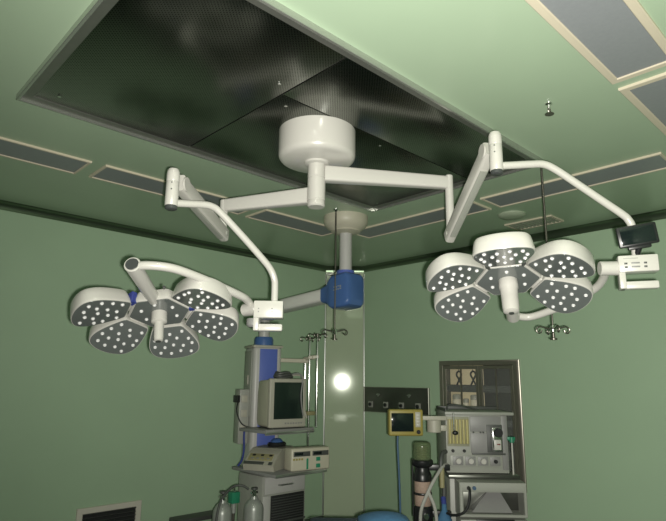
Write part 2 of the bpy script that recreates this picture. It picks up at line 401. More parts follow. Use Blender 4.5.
def lamp(name, label, C, a, bb, n, sg, head, tube, arc, stub, boxc, handle, monitor):
    C = V(C); a = V(a).normalized(); n = V(n).normalized(); bb = n.cross(a)
    if bb.dot(V(arc['b'])) < 0: bb = -bb
    t = thing(name, label, 'surgical light', C)
    O = C
    def place(P, X, Y, Z):
        return M(((X.x, Y.x, Z.x, P.x), (X.y, Y.y, Z.y, P.y), (X.z, Y.z, Z.z, P.z), (0, 0, 0, 1)))
    def leds(parent, T, pts, z):
        for (u, v) in pts:
            o = bpy.data.objects.new('led_lens', led_mesh()); COL.objects.link(o); o.parent = parent
            Tl = T @ M.Translation((u, v, z)); Tl.translation -= O
            o.matrix_local = Tl
    # --- hub
    T = place(C, a, bb, n)
    def hexa(r, z, k=5):
        P = []
        for i in range(6):
            an = PI/6+i*PI/3; P.append((r*math.cos(an), r*math.sin(an)))
        Q = []
        for i in range(6):
            p, q0, q1 = P[i], P[i-1], P[(i+1) % 6]
            for w in (.12, .05): Q.append((p[0]+(q0[0]-p[0])*w, p[1]+(q0[1]-p[1])*w))
            for w in (.05, .12): Q.append((p[0]+(q1[0]-p[0])*w, p[1]+(q1[1]-p[1])*w))
        return [(p[0], p[1], z) for p in Q]
    b = B(); b.loft([hexa(.09, -.06), hexa(.13, -.05), hexa(.148, -.01), hexa(.148, .004), hexa(.143, .008)], T); hub = obj('hub', b, WHITE, t, O)
    b = B(); b.loft([hexa(.138, .006), hexa(.138, .0095)], T); obj('light_panel', b, FACE, hub, O)
    leds(hub, T, [(.082*math.cos(i*PI/3), .082*math.sin(i*PI/3)) for i in range(6)], .0095)
    for (u, v) in ((.118, .05), (.118, -.05), (.135, 0)):
        b = B(); b.cyl(T @ V((u, v, -.05)), T @ V((u+.012, v*1.1, -.052)), .007, n=12); obj('screw', b, DGREY, hub, O)
    # --- petals, each canted a little towards the axis
    cant = math.radians(15)
    for k in range(1, 6):
        th = k*PI/3
        rad = math.cos(th)*a+math.sin(th)*bb
        P = C+.258*rad+.036*n
        Z = (n*math.cos(cant)-rad*math.sin(cant)).normalized(); X = (rad*math.cos(cant)+n*math.sin(cant)).normalized(); Y = Z.cross(X)
        Tp = place(P, X, Y, Z)
        def ring(s, z): return [(p[0]*s, p[1]*s, z) for p in OUT]
        b = B(); b.loft([ring(.78, -.066), ring(.88, -.063), ring(.93, -.054), ring(.97, -.03), ring(1., -.004), ring(1., .004), ring(.99, .0075), ring(.965, .0075)], Tp)
        pe = obj('petal', b, WHITE, t, O)
        b = B(); b.loft([ring(.965, .004), ring(.965, .009)], Tp); obj('light_panel', b, FACE, pe, O)
        pts = []
        for u, m_, w in ((-.075, 3, .062), (-.03, 4, .082), (.018, 5, .092), (.068, 4, .075)):
            for i in range(m_): pts.append((u+.006*((i % 2)*2-1), (i-(m_-1)/2)*2*w/(m_-1)))
        leds(pe, Tp, pts, .009)
        # hinge bracket joining petal and hub
        q0 = C+.13*rad-.02*n; q1 = C+.155*rad-.012*n
        b = B(); b.bar(q0, q1, .085, .03, .006, up=n); obj('bracket', b, WHITE, pe, O)
    # --- locking tabs in the gaps between petals
    for k, w_ in ((.6, .034), (4.5, .022)) if sg < 0 else ((2.5, .012), (3.5, .012)):
        th = k*PI/3; rad = math.cos(th)*a+math.sin(th)*bb
        b = B(); b.bar(C+.15*rad-.04*n, C+.15*rad+.012*n, w_, .026, .004, up=rad); obj('locking_tab', b, BLUEP if sg < 0 else DGREY, t, O)
    # --- sterile handle in the middle
    b = B(); b.lathe(handle, T, 32); h = obj('handle', b, WHITE2, t, O)
    L = handle[-1][1]
    b = B(); b.lathe([(0, L-.002), (.012, L-.002), (.012, L+.0012), (0, L+.0012)], T, 20); obj('end_hole', b, DGREY, h, O)
    # --- radial tube and yoke arc
    Ra = arc['tube']
    so = sg*bb*arc.get('off', 0.)
    b = B(); b.cyl(C+a*.09-n*.015+so, C+a*Ra+so, .029, .034, 28); rt = obj('pivot_tube', b, WHITE, t, O)
    b = B(); b.cyl(C+a*(Ra-.004)+so, C+a*(Ra+.003)+so, .027, n=28); obj('end_cap', b, CAP, rt, O)
    pts = [C+a*p[0]+sg*bb*p[1]+n*p[2] for p in arc['pts']]
    b = B(); b.tube(pts, .0185, 18); obj('yoke_arm', b, WHITE, t, O)
    # --- control box on the vertical tube
    e1 = V((sg*bb.x, sg*bb.y, 0)).normalized(); e2 = V((-e1.y, e1.x, 0)); ez = V((0, 0, 1))
    if e2.dot(V((0, 0, 1.5))-boxc) > 0 or (e2.x*boxc.x+e2.y*boxc.y) < 0: e2 = -e2   # e2 points away from the viewer's side
    Tb = place(V(boxc), e1, e2, ez)
    sp = V(stub)
    b = B(); b.cyl(sp-e1*.03, V((boxc.x, boxc.y, sp.z))-e1*.05, .031, n=28); obj('swivel_stub', b, WHITE, t, O)
    w = .153 if sg > 0 else .138; zb_ = -.034 if sg > 0 else -.043; gb = -.104 if sg > 0 else -.102
    b = B(); b.box(-w/2, w/2, -.04, .04, zb_, .038, .006, Tb); cb = obj('control_box', b, WHITE, t, O)
    b = B()
    b.box(-w/2, -w/2+.026, -.034, .034, gb, -.03, .005, Tb); b.box(-w/2, w/2-.002, -.02, .02, gb, gb+.034, .008, Tb); obj('grip_bracket', b, WHITE, cb, O)
    if sg > 0:
        b = B()
        for (x, z) in ((-.048, .002), (-.048, -.014), (.026, .002), (.026, -.014)): b.box(x-.006, x+.006, -.042, -.038, z-.004, z+.004, .001, Tb)
        obj('button', b, DGREY, cb, O)
        b = B()
        for z in (.003, -.013): b.box(-.027, .005, -.0415, -.038, z-.0035, z+.0035, .001, Tb)
        obj('keypad_strip', b, MGREY, cb, O)
        b = B(); b.box(-.056, .0, -.0412, -.038, .022, .025, .0005, Tb)
        obj('legend', b, LGREY, cb, O)
    else:
        b = B()
        for (x, z) in ((-.045, .0), (-.045, -.014), (.018, .0), (.018, -.014)): b.box(x-.003, x+.003, -.0415, -.038, z-.003, z+.003, .0008, Tb)
        obj('button', b, MGREY, cb, O)
        b = B(); b.lathe([(0, -.042), (.03, -.044), (.033, -.05), (.033, -.075), (.025, -.084), (0, -.086)], Tb @ M.Translation((-.07, 0, 0)), 24); obj('lower_cup', b, MGREY, cb, O)
    # --- bent down-tube and head cylinder at the end of the spring arm
    b = B(); b.tube(tube, .0165, 18, sub=6); obj('down_tube', b, WHITE, t, O)
    hx, hy, z0, z1 = head
    b = B(); b.lathe([(0, z1), (.012, z1-.001), (.022, z1-.006), (.0275, z1-.018), (.0285, z1-.03), (.0285, z1-.062), (.0275, z1-.064), (.0285, z1-.066), (.0285, z0+.002), (.027, z0)], M.Translation((hx, hy, 0)), 32); hd = obj('head_cylinder', b, WHITE, t, O)
    b = B(); b.lathe([(.026, z0+.001), (.026, z0-.014), (.02, z0-.018), (0, z0-.018)], M.Translation((hx, hy, 0)), 28); obj('end_cap', b, CAP, hd, O)
    vd = V((-hx, -hy, 0)).normalized(); vs = V((-vd.y, vd.x, 0))
    for z in (z1-.075, z1-.105):
        for s in (.45,):
            p = V((hx, hy, z))+(vd*.94-vs*s*.34)*.0275
            b = B(); b.cyl(p, p+(vd*.94-vs*s*.34)*.0025, .0035, n=8); obj('screw', b, DGREY, hd, O)
    if monitor:
        mc, mn, roll = monitor
        Z = V(mn).normalized(); X = V((0, 0, 1)).cross(Z).normalized(); Y = Z.cross(X)
        Tm = place(V(mc), X, Y, Z) @ M.Rotation(roll, 4, 'Z')
        b = B(); b.box(-.078, .078, -.045, .045, -.022, .0, .006, Tm); mo = obj('display', b, BLACK, t, O)
        b = B(); b.box(-.066, .066, -.036, .036, -.001, .0015, .0005, Tm); obj('screen', b, SCREEN, mo, O)
        b = B(); b.box(-.045, .045, -.058, -.042, -.03, -.004, .004, Tm); b.cyl(Tm @ V((0, -.05, -.015)), V(boxc)+V((0, 0, .036)), .012, n=14); obj('display_foot', b, BLACK, mo, O)
    return t

lamp('surgical_light', 'five-petal white surgical light on the left, with blue tabs and no screen',
     (1.212, 2.439, 1.808), (-.658, -.6627, .3576), None, (-.1406, -.3585, -.9229), -1,
     (1.099, 2.178, 2.24, 2.415),
     [(1.10, 2.178, 2.254), (1.18, 2.167, 2.266), (1.248, 2.158, 2.276), (1.287, 2.152, 2.275), (1.327, 2.147, 2.256), (1.443, 2.131, 2.163), (1.556, 2.115, 2.066), (1.601, 2.109, 2.021), (1.624, 2.106, 1.976), (1.628, 2.105, 1.934), (1.628, 2.105, 1.84)],
     dict(tube=.41, b=(-.7398, .6575, -.1427), pts=[(.39, .0, 0), (.395, .05, .004), (.378, .115, .008), (.346, .167, .010), (.28, .231, .012), (.198, .297, .012), (.068, .384, .006), (.005, .41, 0), (-.047, .42, 0), (-.085, .42, 0)]),
     (1.573, 2.215, 1.830), V((1.60, 2.109, 1.826)),
     [(.034, .0), (.036, .012), (.036, .055), (.031, .06), (.022, .063), (.022, .135), (.020, .15), (.012, .154), (0, .154)], None)
lamp('surgical_light', 'five-petal white surgical light on the right, with a small black screen on its control box',
     (2.295, 1.25, 1.959), (.8441, .4097, -.346), None, (-.2837, -.2064, -.9364), 1,
     (2.095, 1.164, 2.402, 2.586),
     [(2.10, 1.16, 2.425), (2.16, 1.11, 2.432), (2.211, 1.067, 2.438), (2.258, 1.027, 2.44), (2.299, .992, 2.416), (2.375, .928, 2.348), (2.451, .864, 2.279), (2.513, .812, 2.223), (2.534, .795, 2.197), (2.545, .785, 2.15), (2.546, .784, 2.0)],
     dict(tube=.385, b=(.455, -.8886, .058), pts=[(.365, 0, 0), (.398, .08, 0), (.333, .2, 0), (.283, .267, 0), (.199, .344, 0), (.141, .383, 0), (.072, .402, 0), (.0, .405, 0)]),
     (2.473, .88, 1.986), V((2.546, .784, 1.996)),
     [(.038, .0), (.042, .01), (.042, .05), (.038, .056), (.037, .10), (.036, .15), (.033, .165), (.02, .172), (0, .173)],
     (V((2.51, .757, 2.118)), V((-.86, -.50, -.08)), .13))

# ------------------------------------------------------------------ ceiling pendant
PC = V((3.085, 3.08, H))
t = thing('ceiling_pendant', 'blue and grey ceiling pendant with an equipment column in the far corner', 'medical pendant', PC)
O = PC
b = B(); b.lathe([(.18, 0), (.18, -.045), (.172, -.07), (.15, -.095), (.125, -.112), (.118, -.118), (.118, -.125), (.07, -.14), (0, -.141)], M.Translation(PC), 48); obj('ceiling_plate', b, CREAM, t, O)
b = B(); b.lathe([(.05, -.13), (.05, -.5), (0, -.5)], M.Translation(PC), 32); obj('stem', b, PGREY, t, O)
AE = V((3.04, 4.065, 2.115)); AS = V((PC.x, PC.y, 2.205))
ad = (AE-AS).normalized()
# blue joint housing: rounded block that narrows into the arm
sd = ad.cross(V((0, 0, 1))).normalized(); uu = sd.cross(ad)
def jring(s, w, z0, z1, r):
    return [AS+ad*s+sd*p[0]+V((0, 0, p[1])) for p in rrect(w, z1-z0, r, 5, 0, (z0+z1)/2)]
b = B(); b.loft([jring(-.12, .15, -.11, .06, .03), jring(-.11, .19, -.14, .10, .04), jring(-.08, .215, -.15, .118, .03), jring(.06, .215, -.15, .118, .03), jring(.10, .20, -.13, .10, .04), jring(.14, .165, -.10, .07, .04), jring(.20, .16, -.075, .05, .03)])
jb = obj('joint_housing', b, PBLUE, t, O)
b = B(); b.lathe([(.072, .112), (.07, .15), (.0, .15)], M.Translation((AS.x, AS.y, AS.z)), 32); obj('collar', b, PBLUE2, jb, O)
# three pale raised marks of the maker's plate
b = B()
vd = V((-PC.x, -PC.y, 0)).normalized()
for i in range(4):
    p = AS+ad*(-.045+.022*i)-sd*.108+V((0, 0, -.0))
    q = -sd
    for dz in ((.012, -.012) if i % 2 else (.012, 0, -.012)):
        b.box(-.008, .008, -.002, .002, dz-.003, dz+.003, .0005, M(((ad.x, sd.x, 0, p.x), (ad.y, sd.y, 0, p.y), (0, 0, 1, p.z), (0, 0, 0, 1))))
obj('maker_plate', b, LGREY, jb, O)
b = B(); b.bar(AS+ad*.18-uu*.01, AE-ad*.02, .16, .105, .03); obj('arm', b, mat('lightened_pendant_arm', (.64, .64, .60), .4), t, O)  # arm colour raised above the pendant grey to make up for its shading
b = B(); b.lathe([(0, 2.19), (.085, 2.19), (.095, 2.17), (.095, 2.05), (.085, 2.03), (.05, 2.02), (.05, 1.85), (0, 1.85)], M.Translation((AE.x, AE.y, 0)), 36); obj('arm_end', b, PGREY, t, O)
# column
cx0, cx1, cy0, cy1 = 2.91, 3.17, 3.935, 4.195
b = B(); b.lathe([(.085, 1.78), (.085, 1.85), (.075, 1.875), (0, 1.876)], M.Translation((AE.x, AE.y, 0)), 36); obj('column_collar', b, PBLUE, t, O)
b = B(); b.box(cx0, cx1, cy0, cy1, .60, 1.79, .035, seg=4); col = obj('column', b, PGREY, t, O)
b = B(); b.box(cx0+.055, cx1-.045, cy0-.004, cy0+.01, .62, 1.765, .002); obj('blue_front_panel', b, PBLUE2, col, O)
b = B(); b.box(cx0-.006, cx1+.006, cy0-.006, cy1+.006, 1.775, 1.797, .006); obj('top_cap', b, BEIGE, col, O)
b = B(); b.box(cx0-.004, cx0+.01, cy0+.05, cy1-.02, 1.2, 1.75, .002); obj('side_panel', b, LGREY, col, O)
b = B(); b.box(cx0-.012, cx0, 4.05, 4.08, 1.46, 1.54, .003); obj('side_latch', b, BEIGE, col, O)
b = B(); b.box(cx0-.09, cx0-.002, 4.0, 4.14, .97, 1.42, .008); sb = obj('socket_box', b, LGREY, t, O)
for z in (1.34, 1.22, 1.10):
    b = B(); b.box(cx0-.075, cx0-.02, 3.995, 4.003, z-.03, z+.03, .003); obj('socket', b, BEIGE, sb, O)
for o_ in (col, sb):
    o_.matrix_local = M.Translation((AE.x-O.x, AE.y-O.y, 0)) @ M.Rotation(math.radians(-18), 4, 'Z') @ M.Translation((-(AE.x-O.x), -(AE.y-O.y), 0))
# shelves
b = B(); b.box(2.72, 3.22, 3.58, 3.93, 1.092, 1.118, .006); b.box(2.72, 3.22, 3.572, 3.582, 1.08, 1.122, .003); s1 = obj('shelf', b, MGREY, t, O)
b = B(); b.box(2.72, 3.22, 3.565, 3.573, 1.086, 1.104, .003); obj('side_rail', b, ALU, s1, O)
b = B(); b.box(2.67, 3.18, 3.38, 3.93, .80, .824, .006); s2 = obj('shelf', b, MGREY, t, O)
b = B(); b.box(2.67, 3.18, 3.366, 3.374, .80, .824, .003); obj('side_rail', b, ALU, s2, O)
# drip-pole bracket
b = B(); b.bar((cx1-.04, 4.0, 1.675), (3.40, 3.87, 1.672), .03, .036, .006); b.bar((3.345, 3.80, 1.70), (3.41, 3.735, 1.71), .03, .03, .005); b.bar((3.385, 3.90, 1.69), (3.37, 3.76, 1.70), .03, .03, .005); obj('pole_bracket', b, CREAM, t, O)
def pole(x, y, z0, z1, r, hooks=True):
    b = B(); b.cyl((x, y, z0), (x, y, z1), r, n=14); p = obj('drip_pole', b, CHROME, t, O)
    if hooks:
        for k in range(4):
            an = k*PI/2+.5; ca, sa = math.cos(an), math.sin(an)
            pts = [(.0, .0), (.04, .004), (.07, .012), (.086, .004), (.088, -.014), (.076, -.024), (.066, -.014)]
            b = B(); b.tube([(x+q[0]*ca, y+q[0]*sa, z1+q[1]) for q in pts], .0045, 8); obj('hook', b, DROD, p, O)
        b = B(); b.cyl((x, y, z1-.02), (x, y, z1+.015), .013, n=14); obj('hook_hub', b, DROD, p, O)
    return p
pole(3.385, 3.89, 1.10, 1.69, .013, False)
pole(3.357, 3.80, .84, 1.87, .009)
pole(3.395, 3.74, 1.10, 1.90, .009)
b = B(); b.box(3.335, 3.42, 3.78, 3.91, 1.20, 1.235, .006); obj('pole_clamp', b, OLIVE, t, O)

# monitor on the upper shelf
mc = V((3.0, 3.75, 1.118)); rz = math.radians(-8)
t = thing('patient_monitor', 'beige boxy patient monitor with a dark screen on the upper pendant shelf', 'monitor', mc, rz)
b = B(); b.box(-.175, .175, -.125, -.085, .008, .395, .012, seg=3)
mo = obj('front_bezel', b, BEIGE, t)
b = B(); b.loft([[(p[0], -.086, p[1]) for p in rrect(.345, .375, .02, 4, 0, .20)], [(p[0], .07, p[1]) for p in rrect(.34, .365, .02, 4, 0, .195)], [(p[0], .15, p[1]) for p in rrect(.27, .27, .03, 4, 0, .16)]]); obj('rear_housing', b, CREAM, t)
b = B(); b.box(-.135, .14, -.129, -.122, .075, .365, .002); obj('screen', b, GSCREEN, t)
b = B()
for i in range(7): b.box(-.03+i*.025, -.015+i*.025, -.129, -.124, .035, .047, .002)
obj('button', b, MGREY, t)
b = B(); b.box(-.13, .13, -.09, .1, 0, .012, .004); obj('foot', b, DGREY, t)

# dark cuff and cables on top of the monitor
c = V((3.005, 3.73, 1.513))
t = thing('cable_bundle', 'dark coiled cuff and cables lying on top of the beige monitor', 'cables', c)
b = B()
for k in range(3):
    pts = [((.085-.008*k)*math.cos(i*.5), (.05-.004*k)*math.sin(i*.5), .012+.016*k+.006*math.sin(i*1.3+k)) for i in range(14)]
    b.tube(pts, .011, 8)
obj('coil', b, DGREY, t)
def arch(parent, pts, r, m, name='cable'):
    b = B(); b.tube(pts, r, 8); return obj(name, b, m, parent)
arch(t, [(.06, 0, .02), (.11, -.07, .03), (.13, -.115, .0), (.12, -.125, -.10), (.13, -.12, -.22), (.16, -.125, -.32)], .007, BEIGE)
arch(t, [(.05, 0, .02), (.09, -.08, .045), (.105, -.125, .0), (.09, -.13, -.12), (.095, -.13, -.2), (.12, -.125, -.3)], .006, MGREY)

# black plug and lead on the left of the column
t = thing('power_lead', 'black plug with a drooping black lead beside the pendant column', 'cable', (2.79, 4.09, 1.34))
b = B(); b.box(-.018, .018, -.035, .02, -.03, .03, .006); obj('plug', b, BLACK, t)
arch(t, [(0, -.03, -.02), (-.03, -.06, -.10), (.0, -.10, -.20), (.08, -.16, -.232), (.16, -.2, -.222), (.22, -.15, -.17), (.26, -.06, -.10)], .006, BLACK)
t = thing('signal_lead', 'thin blue lead hanging from the upper shelf beside the column', 'cable', (2.735, 3.88, 1.09))
arch(t, [(0, -.005, .0), (-.005, -.012, -.05), (.0, -.01, -.14), (-.01, 0, -.22), (-.03, .02, -.262)], .008, BLUEP)

# electrosurgical unit: sloped beige device
c = V((2.87, 3.70, .824))
t = thing('electrosurgical_unit', 'sloping cream control unit with a grey key panel on the lower shelf', 'medical device', c, math.radians(-62)); t.scale = (.88, .88, .88)
b = B()
sec = [(-.22, 0), (-.24, .05), (-.12, .135), (-.04, .17), (.2, .17), (.2, 0)]
b.loft([[(-.15, y, z) for y, z in sec], [(.14, y, z) for y, z in sec]]); obj('housing', b, BEIGE, t, smooth=False)
# frame of the sloped face
sl = V((0, .12, .085)).normalized(); nn = V((0, -.085, .12)).normalized(); base = V((0, -.24, .05))
def slope(u0, u1, s0, s1, th, m, name):
    b = B(); T = M(((1, sl.x, nn.x, base.x), (0, sl.y, nn.y, base.y), (0, sl.z, nn.z, base.z), (0, 0, 0, 1)))
    b.box(u0, u1, s0, s1, -.002, th, .002, T); return obj(name, b, m, t)
slope(-.13, .10, .055, .135, .005, OLIVE, 'key_panel'); slope(-.15, .04, .008, .04, .005, DGREY, 'display')
slope(.085, .12, .006, .04, .005, DGREY, 'dial')
for i in range(3): slope(-.10+i*.08, -.07+i*.08, .105, .125, .008, BLACK, 'key')
for i in range(4): slope(-.10+i*.05, -.075+i*.05, .068, .085, .008, MGREY, 'key')

# oval blue mask on top
t = thing('face_mask', 'dark blue oval breathing mask resting on the cream control unit', 'mask', (2.95, 3.72, .9745))
b = B(); b.lathe([(.055, 0), (.075, .004), (.082, .018), (.074, .032), (.055, .036)], M.Diagonal((1.05, .75, 1, 1)), 32); obj('cushion', b, BLACK, t)
b = B(); b.lathe([(.06, .025), (.05, .045), (.03, .062), (0, .066)], M.Diagonal((1.05, .75, 1, 1)), 32); obj('dome', b, PBLUE, t)

# infusion pump with two displays
c = V((3.03, 3.43, .824))
t = thing('infusion_pump', 'cream double infusion pump with two dark displays, right of the control unit', 'medical device', c, math.radians(-12)); t.scale = (.9, .9, .9)
b = B(); b.box(-.19, .19, -.06, .08, 0, .185, .016, seg=3); obj('housing', b, CREAM, t)
for x in (-.09, .093):
    b = B(); b.box(x-.08, x+.08, -.064, -.058, .118, .158, .002); d = obj('display', b, DGREY, t)
    b = B(); b.box(x-.07, x+.01, -.0655, -.0635, .128, .15, .001); obj('readout', b, SCREEN, d)
b = B()
for i in range(4): b.box(-.175+i*.026, -.157+i*.026, -.064, -.059, .088, .104, .002)
obj('key', b, YELLOW, t)
b = B(); b.box(-.045, -.028, -.065, -.059, .012, .10, .001); obj('green_strip', b, GREEN, t)
b = B()
for z in (.075, .02): b.box(.05, .09, -.065, -.059, z, z+.032, .001)
obj('green_label', b, GREEN, t)

# cart below the pendant
c = V((2.97, 3.77, 0))
t = thing('equipment_cart', 'grey cart with a dark louvred front below the pendant shelves', 'cart', c)
b = B(); b.box(-.22, .22, -.14, .18, .10, .775, .012); obj('body', b, LGREY, t)
b = B(); b.box(-.20, .20, -.152, -.138, .64, .765, .005); dr = obj('drawer', b, PGREY, t)
b = B(); b.tube([(-.07, -.15, .70), (-.06, -.17, .70), (.06, -.17, .70), (.07, -.15, .70)], .007, 8, False); obj('handle', b, ALU, dr)
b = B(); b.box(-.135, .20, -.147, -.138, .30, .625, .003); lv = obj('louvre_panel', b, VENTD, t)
b = B()
for i in range(9): b.box(-.13, .195, -.157, -.146, .45+i*.019, .455+i*.019, .001)
b.box(-.135, .205, -.16, -.146, .42, .436, .002)
obj('louvre', b, DGREY, lv)
b = B(); b.box(-.215, -.145, -.15, -.138, .12, .63, .004); obj('corner_post', b, PGREY, t)
for x in (-.18, .18):
    for y in (-.10, .14):
        b = B(); b.cyl((x-.015, y, .05), (x+.015, y, .05), .05, n=20); b.box(x-.02, x+.02, y-.02, y+.02, .05, .11, .004); obj('castor', b, BLACK, t)

# gas cylinders left of the cart
def cylinder(x, y, h, r, label, m):
    t = thing('gas_cylinder', label, 'gas cylinder', (x, y, 0), 0, 'gas cylinders beside the cart')
    b = B(); b.lathe([(r*.9, 0), (r, .01), (r, h-.09), (r*.92, h-.06), (r*.65, h-.03), (r*.4, h-.018), (r*.36, h), (0, h)], None, 28); obj('body', b, m, t)
    b = B(); b.cyl((0, 0, h-.005), (0, 0, h+.045), .014, n=14); b.cyl((-.03, 0, h+.025), (.03, 0, h+.025), .009, n=12); obj('valve', b, CHROME, t)
    b = B(); b.cyl((0, 0, h+.045), (0, 0, h+.062), .024, n=10); obj('hand_wheel', b, DGREY, t)
    return t
c1 = cylinder(2.435, 3.68, .64, .07, 'grey gas cylinder, left of the pair, near the black stool', CYL)
c2 = cylinder(2.645, 3.585, .655, .073, 'grey gas cylinder, right of the pair, next to the louvred cart', CYL)
t = thing('suction_regulator', 'small green regulator box between the two grey gas cylinders', 'regulator', (2.551, 3.71, .53))
b = B(); b.box(-.035, .035, -.03, .03, .07, .15, .006); obj('body', b, GREEN, t)
b = B(); b.cyl((0, 0, 0), (0, 0, .072), .02, n=16); obj('jar', b, CYL, t)
b = B(); b.cyl((0, 0, -.525), (0, 0, .002), .012, n=12); b.lathe([(.034, -.53), (.034, -.50), (.014, -.49), (0, -.49)], None, 20); obj('stand', b, DROD, t)
b = B(); b.cyl((0, 0, .15), (0, 0, .19), .008, n=10); obj('nozzle', b, CHROME, t)
t = thing('rubber_hose', 'dark hose looped over the tops of the gas cylinders', 'hose', (2.46, 3.66, .70))
arch(t, [(-.11, -.05, -.45), (-.12, -.05, -.22), (-.10, -.04, -.10), (-.06, -.03, -.03), (.03, -.02, .03), (.09, -.05, .035), (.13, -.08, .01)], .009, DGREY, 'hose')

# black stool by the left wall
t = thing('step_stool', 'low narrow black step stool against the left wall near the gas cylinders', 'stool', (2.80, 4.53, 0))
b = B(); b.box(-.27, .27, -.06, .10, .315, .35, .006); obj('top', b, DGREY, t)
for x in (-.25, .25):
    for y in (-.04, .08):
        b = B(); b.cyl((x, y, 0), (x, y, .317), .014, n=12); obj('leg', b, BLACK, t)
b = B(); b.box(-.25, .25, .07, .085, .2, .225, .003); obj('stretcher', b, BLACK, t)

# return-air vent on the left wall
vx0, vx1, vz0, vz1 = 1.765, 2.285, .12, .515
c = ((vx0+vx1)/2, YW, (vz0+vz1)/2)
t = thing('return_air_vent', 'pale framed louvred air vent low on the left wall', 'vent', c)
b = B(); f = .045
rframe(b, FY, vx0, vx1, vz0, vz1, f, f, f, f, YW, YW-.022, .004); obj('frame', b, VENTW, t, c)
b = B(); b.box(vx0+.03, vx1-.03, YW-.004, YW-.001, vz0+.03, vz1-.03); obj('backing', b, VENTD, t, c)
for i in range(11):
    z = vz0+.06+i*.028
    b = B(); T = M.Translation((0, YW-.011, z)) @ M.Rotation(math.radians(-38), 4, 'X'); b.box(vx0+f-.004, vx1-f+.004, -.011, .011, -.0015, .0015, 0, T); obj('slat', b, DGREY, t, c)

# ------------------------------------------------------------------ stainless instrument cabinet in the right wall
y0, y1, z0, z1 = CAB; c = (XW, (y0+y1)/2, (z0+z1)/2)
t = thing('wall_cabinet', 'stainless steel glass-door instrument cabinet built into the right wall', 'cabinet', c)
b = B(); d = .30
b.box(XW+.002, XW+d, y0+.002, y0+.012, z0+.002, z1-.002); b.box(XW+.002, XW+d, y1-.012, y1-.002, z0+.002, z1-.002)
b.box(XW+.002, XW+d, y0+.002, y1-.002, z0+.002, z0+.012); b.box(XW+.002, XW+d, y0+.002, y1-.002, z1-.012, z1-.002); b.box(XW+d-.01, XW+d, y0+.002, y1-.002, z0+.002, z1-.002)
obj('carcass', b, DSTEEL, t, c, smooth=False)
f = .06
b = B()
rframe(b, FX, y0-.012, y1+.012, z0-.012, z1+.012, .062, .042, .047, .047, XW+.004, XW-.018, .003)
obj('frame', b, STEEL, t, c)
ym = 2.885
GL = glass('cabinet_glass', (.85, .9, .85), .03, .95)
for (a0, a1, side) in ((ym+.002, y1-.034, 1), (y0+.052, ym-.002, -1)):
    b = B(); w = .03; x0, x1 = XW-.016, XW+.006; zt = z1-.038; zb = z0+.038
    rframe(b, FX, a0, a1, zb, zt, w, w, w, w, x1, x0)
    dd = obj('door', b, STEEL, t, c)
    mid = (a0+a1)/2
    b = B(); b.box(x0+.004, x1-.004, mid-.007, mid+.007, zb+w, zt-w, .002); obj('mullion', b, STEEL, dd, c)
    b = B(); b.box(XW-.007, XW-.003, a0+w-.004, a1-w+.004, zb+w-.004, zt-w+.004); obj('pane', b, GL, dd, c)
    hy = a0+.015 if side > 0 else a1-.015
    b = B(); b.tube([(XW-.016, hy, 1.16), (XW-.04, hy, 1.165), (XW-.04, hy, 1.245), (XW-.016, hy, 1.25)], .005, 8, False); obj('handle', b, CHROME, dd, c)
for z in (1.42, 1.12, .85):
    b = B(); b.box(XW+.03, XW+d-.012, y0+.014, y1-.014, z, z+.018, .002); b.box(XW+.022, XW+.032, y0+.014, y1-.014, z-.01, z+.05, .002); obj('shelf', b, DGREY, t, c)
b = B(); b.box(XW+.13, XW+.138, ym+.04, y1-.016, 1.475, z1-.014, .001); b.box(XW+.13, XW+.138, ym+.04, y1-.016, 1.14, 1.405, .001); obj('brightened_liner', b, mat('lit_cream_liner', (.9, .78, .5), .3), t, c)  # liner colour raised so the light behind the panes is painted in
# hanging forceps and white jars inside
for (y, n_) in ((3.17, 'left'), (3.01, 'right')):
    o = thing('forceps', 'dark looped forceps hanging in the %s pane of the lit cabinet door' % n_, 'instrument', (XW+.09, y, 1.615), 0, 'forceps in the cabinet')
    b = B(); b.tube([(0, 0, .048), (0, .004, .0), (0, .0, -.01)], .003, 8); obj('hanger', b, DROD, o)
    b = B()
    for s in (1, -1):
        b.tube([(0, 0, -.01), (0, s*.022, -.025), (0, s*.026, -.05), (0, s*.008, -.08), (0, -s*.012, -.115), (0, -s*.03, -.15), (0, -s*.034, -.17)], .009, 8)
    obj('blades', b, BLACK, o)
for i, (y, w_, h_, wh) in enumerate(((3.19, .045, .235, 'left end'), (3.09, .03, .20, 'middle'), (2.99, .045, .235, 'right end'))):
    o = thing('storage_jar', 'white lidded jar at the %s of the middle shelf behind the cabinet glass' % wh, 'jar', (XW+.075, y, 1.138), 0, 'jars in the cabinet')
    b = B(); b.lathe([(w_*.9, 0), (w_, .006), (w_, h_*.8), (w_*.85, h_*.85), (0, h_*.85)], None, 20); obj('body', b, WHITECER, o)
    b = B(); b.lathe([(w_*.95, h_*.85), (w_*.95, h_), (w_*.8, h_*1.04), (0, h_*1.05)], None, 20); obj('lid', b, BEIGE, o)

